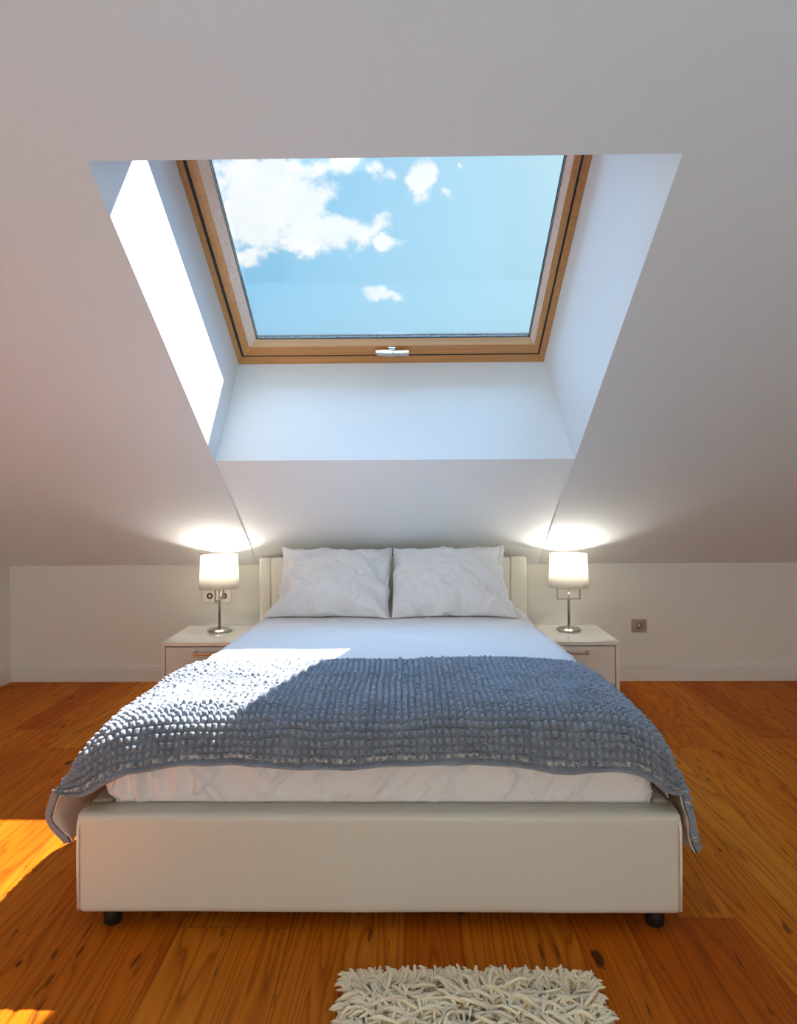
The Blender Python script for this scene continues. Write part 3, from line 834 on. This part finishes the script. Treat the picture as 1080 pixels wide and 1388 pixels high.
# ------------------------------------------------------------------ nightstands
def nightstand(x0, x1, hx, label):
    yf, yb, zt = 3.326, 3.752, .332
    t = .018
    r = empty('nightstand', ((x0+x1)/2, (yf+yb)/2, 0)); tag(r, label, 'nightstand', 'white nightstands beside the bed')
    bm = bmesh.new()
    add_box(bm, (x0, yf, .012), (x0+t, yb, zt-t), .001); add_box(bm, (x1-t, yf, .012), (x1, yb, zt-t), .001)
    add_box(bm, (x0, yb-.012, .012), (x1, yb, zt-t)); add_box(bm, (x0, yf+.02, .012), (x1, yb, .03))
    mesh_obj('carcass', bm, M_LACQ, r)
    mesh_obj('top_board', box_bm((x0, yf, zt-t), (x1, yb, zt), .0012), M_TOPGLASS, r)
    mesh_obj('gap_shadow_lip', box_bm((x0+t, yf+.022, .03), (x1-t, yf+.03, zt-t)), M_GAP, r)
    for (z0, z1, zh) in ((.1305, .3085, .281), (.020, .1285, .10)):
        d = mesh_obj('drawer', box_bm((x0+t+.0035, yf+.003, z0), (x1-t-.0035, yf+.021, z1), .001), M_DRAWER, r)
        bm = bmesh.new()
        add_box(bm, (hx-.053, yf-.024, zh-.009), (hx-.038, yf+.003, zh+.009), .002)
        add_box(bm, (hx+.038, yf-.024, zh-.009), (hx+.053, yf+.003, zh+.009), .002)
        add_box(bm, (hx-.043, yf-.027, zh-.0065), (hx+.043, yf-.017, zh+.0065), .002)
        mesh_obj('handle', bm, M_STEEL, d)
    for x in (x0+.03, x1-.03):
        for y in (yf+.05, yb-.04):
            bm = bmesh.new(); add_lathe(bm, [(0, 0), (.012, 0), (.012, .012), (0, .012)], 16, (x, y, 0)); mesh_obj('foot', bm, M_BLACK, r, True)
    return r
nightstand(-1.218, -.833, -1.002, 'white nightstand below the double wall socket')
nightstand(.656, 1.018, .812, 'white nightstand nearer the single wall socket, lower drawer showing')

# ------------------------------------------------------------------ table lamps
LAMPS = []
def table_lamp(x, y, rz, label):
    z0 = .332
    r = empty('table_lamp', (x, y, z0), rz); tag(r, label, 'lamp', 'bedside lamps with white drum shades')
    bm = bmesh.new()
    add_lathe(bm, [(0, 0), (.060, 0), (.064, .003), (.064, .008), (.061, .011), (.058, .0115), (.056, .014), (.052, .017), (.020, .020), (.014, .026), (0, .026)], 56)
    mesh_obj('base', bm, M_CHROME, r, True, local=True)
    bm = bmesh.new(); add_lathe(bm, [(0, .022), (.0065, .022), (.0065, .165), (.0085, .166), (.0085, .172), (0, .172)], 20)
    mesh_obj('pole', bm, M_STEEL, r, True, local=True)
    bm = bmesh.new()
    add_box(bm, (-.062, -.004, .163), (.062, .004, .170), .001)
    add_box(bm, (-.062, -.004, .163), (-.056, .004, .30), .001); add_box(bm, (.056, -.004, .163), (.062, .004, .30), .001)
    mesh_obj('bracket', bm, M_STEEL, r, local=True)
    bm = bmesh.new(); add_lathe(bm, [(0, .17), (.003, .17), (.003, .262), (.014, .264), (.014, .30), (0, .30)], 18)
    mesh_obj('lamp_holder', bm, M_STEEL, r, True, local=True)
    bm = bmesh.new(); add_lathe(bm, [(0, -.008), (.006, -.008), (.0075, 0), (.006, .010), (.003, .013), (0, .013)], 16, (0, -.008, .190))
    mesh_obj('switch', bm, M_LACQ, r, True, local=True)
    bm = bmesh.new()
    s0, s1 = .232, .402
    ro, ri = .1035, .0965; tk = .0016
    prof = [(ro, s0), (ri, s1), (ri-tk, s1), (ro-tk, s0)]
    add_lathe(bm, prof, 72, close=True)
    sh = mesh_obj('lamp_shade', bm, M_SHADE, r, True, local=True)
    for (rr_, zz) in ((ri-.0005, s1), (ro-.0005, s0)):
        bm = bmesh.new()
        n = 72
        add_tube(bm, [(rr_*math.cos(2*math.pi*q/n), rr_*math.sin(2*math.pi*q/n), zz) for q in range(n+1)], .0014, 6)
        rim = mesh_obj('shade_rim', bm, M_RIM, r, True, local=True); rim.parent = sh
    bm = bmesh.new()
    for q in range(3):
        a = q*2*math.pi/3+.5; add_tube(bm, [(.013*math.cos(a), .013*math.sin(a), .285), (.097*math.cos(a), .097*math.sin(a), .290)], .0013, 6)
    mesh_obj('shade_carrier', bm, M_STEEL, r, True, local=True)
    bm = bmesh.new(); add_lathe(bm, [(0, .300), (.012, .300), (.013, .306), (.0195, .318), (.021, .328), (.018, .339), (.010, .346), (0, .348)], 24)
    mesh_obj('bulb', bm, M_BULB, r, True, local=True)
    ld = bpy.data.lights.new('bulb_light', 'POINT'); ld.energy = LAMP_W; ld.color = (1, .95, .86); ld.shadow_soft_size = .012
    lo_ = bpy.data.objects.new('bulb_light', ld); COL.objects.link(lo_); lo_.parent = r; lo_.location = (0, 0, .364)
    return r
LAMP_W = 4.4
table_lamp(-1.006, 3.600, R(85), 'lit chrome table lamp with white drum shade in front of the double socket')
table_lamp(.836, 3.600, R(2), 'lit chrome table lamp whose forked bracket shows below its white shade')

# ------------------------------------------------------------------ wall sockets
def socket(x0, x1, z0, z1, n, mat, label):
    yw = D_WALL
    r = empty('wall_socket', ((x0+x1)/2, yw, (z0+z1)/2)); tag(r, label, 'socket')
    mesh_obj('plate', box_bm((x0, yw-.010, z0), (x1, yw, z1), .003, 3), mat, r)
    wd = (x1-x0)/n
    for k in range(n):
        c = x0+wd*(k+.5); zc = (z0+z1)/2
        Mx = Matrix.Translation((c, yw-.0085, zc)) @ Matrix.Rotation(R(90), 4, 'X')
        sq = min(wd*.40, (z1-z0)*.40)
        mesh_obj('insert', box_bm((c-sq, yw-.0105, zc-sq), (c+sq, yw-.006, zc+sq), .0015), mat, r)
        bm = bmesh.new()
        add_lathe(bm, [(.0155, .0), (.0172, .0015), (.0172, .004), (.0155, .0045), (.0142, .0043), (.014, .002)], 40, M=Mx)
        ins = mesh_obj('socket_ring', bm, M_STEEL if n == 1 else M_GAP, r, True)
        bm = bmesh.new(); add_lathe(bm, [(0, .0022), (.0143, .0022), (.0143, .0012), (0, .0012)], 40, M=Mx)
        well = mesh_obj('socket_well', bm, M_GAP, r)
        bm = bmesh.new(); add_lathe(bm, [(0, .0036), (.0085, .0036), (.0095, .0022), (0, .0022)], 32, M=Mx)
        mesh_obj('socket_face', bm, M_SOCKW, r, True)
        for dx in (-.0055, .0055):
            bm = bmesh.new(); add_lathe(bm, [(0, .0042), (.0026, .0042), (.0026, .003), (0, .003)], 14, M=Matrix.Translation((dx, 0, 0)) @ Mx)
            mesh_obj('pin_hole', bm, M_HOLE, r)
        for dz in (-.0118, .0118):
            mesh_obj('earth_clip', box_bm((c-.003, yw-.0135, zc+dz-.0018), (c+.003, yw-.0095, zc+dz+.0018)), M_CHROME, r)
socket(-1.168, -1.008, .447, .519, 2, M_SOCKW, 'white double wall socket behind a lamp')
socket(1.243, 1.326, .271, .344, 1, M_SOCKT, 'taupe single wall socket above the baseboard')

# ------------------------------------------------------------------ shaggy rug
rug = empty('shaggy_rug', (.125, 1.1, 0)); tag(rug, 'cream shaggy wool rug on the pine floor at the foot of the bed', 'rug')
RX0, RX1, RY0, RY1 = -.124, .368, .62, 1.455
mesh_obj('backing', box_bm((RX0, RY0, .001), (RX1, RY1, .010), .003), M_RUGBACK, rug)
def strands(n):
    K, S = 7, 7
    verts = np.zeros((n, S, K, 3)); 
    px = rng.uniform(RX0, RX1, n); py = rng.uniform(RY0, RY1, n)
    # some grown right at the borders
    q = rng.random(n)
    px = np.where(q < .05, RX0, np.where(q < .10, RX1, px)); py = np.where((q > .10) & (q < .16), RY1, py)
    L_ = rng.uniform(.052, .085, n)
    # flow direction field
    P2 = np.c_[px, py]
    ang = 2.6*fbm(P2, 7, 2, 5)*1.3 + rng.normal(0, .6, n) - .4
    ang = ang + 1.4
    # outwards near borders
    ox = np.where(px-RX0 < .03, -1, np.where(RX1-px < .03, 1, 0)); oy = np.where(RY1-py < .03, 1, 0)
    bx = (ox != 0) | (oy != 0)
    oa = np.arctan2(oy+rng.normal(0, .35, n), ox+rng.normal(0, .35, n)); ang = np.where(bx, oa, ang)
    L_ = np.where(bx, L_*.62, L_)
    rise = rng.uniform(.014, .034, n); curl = rng.normal(0, 1.1, n)
    r0 = rng.uniform(.0028, .0039, n)
    t = np.linspace(0, 1, S)
    cx_ = np.zeros((n, S, 3))
    th = ang.copy(); pos = np.c_[px, py, np.full(n, .008)]
    cx_[:, 0] = pos
    for k in range(1, S):
        # climbs first, then lies over
        tt = t[k]
        vz = np.where(tt < .4, 1.0, np.where(tt < .7, .25, -.28))
        d = L_/(S-1)
        h = np.sqrt(np.clip(1-(vz*.75)**2, .1, 1))
        th = th + curl/(S-1)
        pos = pos + np.c_[np.cos(th)*h*d, np.sin(th)*h*d, vz*.75*d*rise/.024]
        pos[:, 2] = np.maximum(pos[:, 2], .004)
        cx_[:, k] = pos
    tan = np.gradient(cx_, axis=1); tan /= np.linalg.norm(tan, axis=2)[..., None]
    up = np.array([.01, .02, 1.0]); b = np.cross(tan, up); b /= np.linalg.norm(b, axis=2)[..., None]
    c = np.cross(b, tan)
    rad = np.array([.9, 1, 1.05, 1.05, 1, .92, .45])
    for k in range(K):
        a = 2*math.pi*k/K
        verts[:, :, k] = cx_ + (b*math.cos(a)+c*math.sin(a))*(rad[None, :, None]*r0[:, None, None])
    base = np.arange(n)[:, None, None]*S*K
    s_, k_ = np.meshgrid(np.arange(S-1), np.arange(K), indexing='ij')
    f = np.stack([s_*K+k_, s_*K+(k_+1) % K, (s_+1)*K+(k_+1) % K, (s_+1)*K+k_], -1).reshape(1, -1, 4)
    F = (base.reshape(n, 1, 1)+f).reshape(-1, 4)
    # tip caps as quads (fan folded): use ring collapse instead
    verts[:, -1] = verts[:, -1].mean(axis=1, keepdims=True)*.85+verts[:, -1]*.15
    return verts.reshape(-1, 3), F
V, F = strands(5600)
pile = np_obj('pile', V, F, M_RUG, rug); pile['kind'] = 'stuff'

# ------------------------------------------------------------------ sky, sun, camera
wd = bpy.data.worlds.new('sky'); scene.world = wd; wd.use_nodes = True
nt = wd.node_tree; bg = nt.nodes['Background']
tc = N(nt, 'ShaderNodeTexCoord'); sp = N(nt, 'ShaderNodeSeparateXYZ'); L(nt, tc.outputs['Generated'], sp.inputs[0])
dx, dy, dz_ = sp.outputs
dyc = math_node(nt, 'MAXIMUM', dy, .05)
U = math_node(nt, 'DIVIDE', dx, dyc); Vn = math_node(nt, 'DIVIDE', dz_, dyc)
gx = nt.nodes.new('ShaderNodeMapRange'); gx.inputs[1].default_value = -.28; gx.inputs[2].default_value = .26; L(nt, U, gx.inputs[0])
gz = nt.nodes.new('ShaderNodeMapRange'); gz.inputs[1].default_value = .50; gz.inputs[2].default_value = .22; L(nt, Vn, gz.inputs[0])
blue = mixc(nt, gx.outputs[0], (.225, .57, .89), (.57, .865, .99))
blue = mixc(nt, math_node(nt, 'MULTIPLY', gz.outputs[0], .35), blue, (.42, .80, 1.0))
# unseen sky to both sides, boosted to throw blue light into the shaft
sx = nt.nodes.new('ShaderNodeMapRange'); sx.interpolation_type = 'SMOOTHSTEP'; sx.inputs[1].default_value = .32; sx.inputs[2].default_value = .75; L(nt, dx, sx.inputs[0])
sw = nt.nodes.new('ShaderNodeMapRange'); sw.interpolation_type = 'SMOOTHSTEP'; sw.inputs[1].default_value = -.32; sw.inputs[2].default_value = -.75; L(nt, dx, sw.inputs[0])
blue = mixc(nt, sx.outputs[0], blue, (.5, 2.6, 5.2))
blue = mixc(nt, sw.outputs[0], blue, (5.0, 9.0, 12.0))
# cumulus: soft blobs broken up by noise, laid out on the sphere of directions
cuv = N(nt, 'ShaderNodeCombineXYZ'); L(nt, U, cuv.inputs[0]); L(nt, Vn, cuv.inputs[1])
nz = N(nt, 'ShaderNodeTexNoise', Scale=17.0, Detail=9.0, Roughness=.60, Distortion=.25); L(nt, cuv.outputs[0], nz.inputs['Vector'])
nzb = N(nt, 'ShaderNodeTexNoise', Scale=11.0, Detail=3.0, Roughness=.5); L(nt, cuv.outputs[0], nzb.inputs['Vector'])
blobs = [(-.205, .425, .098, .066, 1.4), (-.19, .475, .11, .030, 1.1), (-.100, .385, .075, .036, 1.05), (-.030, .366, .028, .016, .95), (-.228, .350, .040, .024, 1.0),
         (-.150, .360, .05, .02, .9), (-.037, .292, .032, .017, .9), (.020, .457, .030, .032, 1.05), (-.040, .474, .026, .022, .9), (-.092, .484, .03, .010, .8), (.058, .440, .013, .011, .85), (.083, .478, .010, .014, .7)]
# ragged outlines: the layout is sheared about by finer noise
wn = N(nt, 'ShaderNodeTexNoise', Scale=19.0, Detail=7.0, Roughness=.62); L(nt, cuv.outputs[0], wn.inputs['Vector'])
ws = N(nt, 'ShaderNodeSeparateXYZ'); L(nt, wn.outputs['Color'], ws.inputs[0])
Uw = math_node(nt, 'MULTIPLY_ADD', math_node(nt, 'SUBTRACT', ws.outputs[0], .5), .085, U)
Vw = math_node(nt, 'MULTIPLY_ADD', math_node(nt, 'SUBTRACT', ws.outputs[1], .5), .070, Vn)
tot = None
for (u0, v0, su, sv, am) in blobs:
    du = math_node(nt, 'DIVIDE', math_node(nt, 'SUBTRACT', Uw, u0), su); dv = math_node(nt, 'DIVIDE', math_node(nt, 'SUBTRACT', Vw, v0), sv)
    q = math_node(nt, 'ADD', math_node(nt, 'MULTIPLY', du, du), math_node(nt, 'MULTIPLY', dv, dv))
    g_ = math_node(nt, 'MULTIPLY', math_node(nt, 'EXPONENT', math_node(nt, 'MULTIPLY', q, -1.0)), am)
    tot = g_ if tot is None else math_node(nt, 'MAXIMUM', tot, g_)
nn = math_node(nt, 'ADD', math_node(nt, 'MULTIPLY', math_node(nt, 'SUBTRACT', nz.outputs['Fac'], .5), 1.5), math_node(nt, 'MULTIPLY', math_node(nt, 'SUBTRACT', nzb.outputs['Fac'], .5), .5))
cm = nt.nodes.new('ShaderNodeMapRange'); cm.interpolation_type = 'SMOOTHSTEP'; cm.inputs[1].default_value = .38; cm.inputs[2].default_value = .84
L(nt, math_node(nt, 'ADD', tot, nn), cm.inputs[0])
front = math_node(nt, 'GREATER_THAN', dy, .06)
ccol = mixc(nt, nzb.outputs['Fac'], (.74, .90, 1.0), (1.22, 1.18, 1.14))
sky = mixc(nt, math_node(nt, 'MULTIPLY', cm.outputs[0], front), blue, ccol)
# unseen sky behind and overhead and ground behind, brightened as added fill light
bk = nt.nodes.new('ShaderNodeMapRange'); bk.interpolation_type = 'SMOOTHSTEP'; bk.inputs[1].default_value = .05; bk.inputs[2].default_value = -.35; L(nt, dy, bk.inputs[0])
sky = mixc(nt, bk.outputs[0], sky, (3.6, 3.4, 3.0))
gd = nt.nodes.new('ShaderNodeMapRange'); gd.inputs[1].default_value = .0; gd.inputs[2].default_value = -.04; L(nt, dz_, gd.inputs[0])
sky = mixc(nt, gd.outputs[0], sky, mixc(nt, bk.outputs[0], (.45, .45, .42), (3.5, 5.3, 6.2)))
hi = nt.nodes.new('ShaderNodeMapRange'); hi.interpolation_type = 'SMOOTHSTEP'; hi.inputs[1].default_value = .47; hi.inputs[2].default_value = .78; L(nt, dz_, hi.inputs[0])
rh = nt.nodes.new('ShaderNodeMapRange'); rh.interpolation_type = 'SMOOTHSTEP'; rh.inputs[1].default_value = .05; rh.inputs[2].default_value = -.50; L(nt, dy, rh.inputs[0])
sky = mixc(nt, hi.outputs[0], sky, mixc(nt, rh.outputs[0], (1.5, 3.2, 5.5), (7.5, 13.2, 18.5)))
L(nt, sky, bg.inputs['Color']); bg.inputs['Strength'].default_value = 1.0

def portal(name, Mw, sx, sy):
    l = bpy.data.lights.new(name, 'AREA'); l.shape = 'RECTANGLE'; l.size = sx; l.size_y = sy; l.cycles.is_portal = True
    o = bpy.data.objects.new(name, l); COL.objects.link(o); o.matrix_world = Mw
# portals only guide the sampling of the sky through the skylight and the added rear window
zax = N_DIR; xax = Vector((1, 0, 0)); yax = zax.cross(xax)
c_ = sl((LX0+LX1)/2, (LA0+LA1)/2, .70)
portal('skylight_portal', Matrix(((xax.x, yax.x, zax.x, c_.x), (xax.y, yax.y, zax.y, c_.y), (xax.z, yax.z, zax.z, c_.z), (0, 0, 0, 1))), LX1-LX0+.1, LA1-LA0+.1)
portal('rear_portal', Matrix.Translation(((WX0+WX1)/2, YB-.14, (WZ0+WZ1)/2)) @ Matrix.Rotation(R(-90), 4, 'X'), WX1-WX0, WZ1-WZ0)

sd = Vector((-.595, -.535, -1)).normalized()
su = bpy.data.lights.new('sun', 'SUN'); su.energy = 17.5; su.angle = R(.5); su.color = (1, .965, .92)
so = bpy.data.objects.new('sun', su); COL.objects.link(so)
so.rotation_euler = sd.to_track_quat('-Z', 'Y').to_euler(); so.location = (3, 5, 6)

cam = bpy.data.cameras.new('camera'); cam.sensor_width = 36; cam.sensor_fit = 'AUTO'
cam.lens = 36*925/1388; cam.shift_y = -26/1388; cam.clip_start = .02
co = bpy.data.objects.new('camera', cam); COL.objects.link(co)
co.matrix_world = Matrix.Translation((0, 0, 1.06)) @ Matrix.Rotation(R(.87), 4, 'Z') @ Matrix.Rotation(R(90), 4, 'X') @ Matrix.Rotation(R(-.33), 4, 'Z')
scene.camera = co

vs = scene.view_settings
vs.view_transform = 'Standard'; vs.look = 'None'; vs.exposure = 0.0; vs.gamma = 1.0; vs.use_curve_mapping = False
scene.cycles.max_bounces = 10; scene.cycles.diffuse_bounces = 6; scene.cycles.transparent_max_bounces = 12
scene.cycles.sample_clamp_indirect = 8
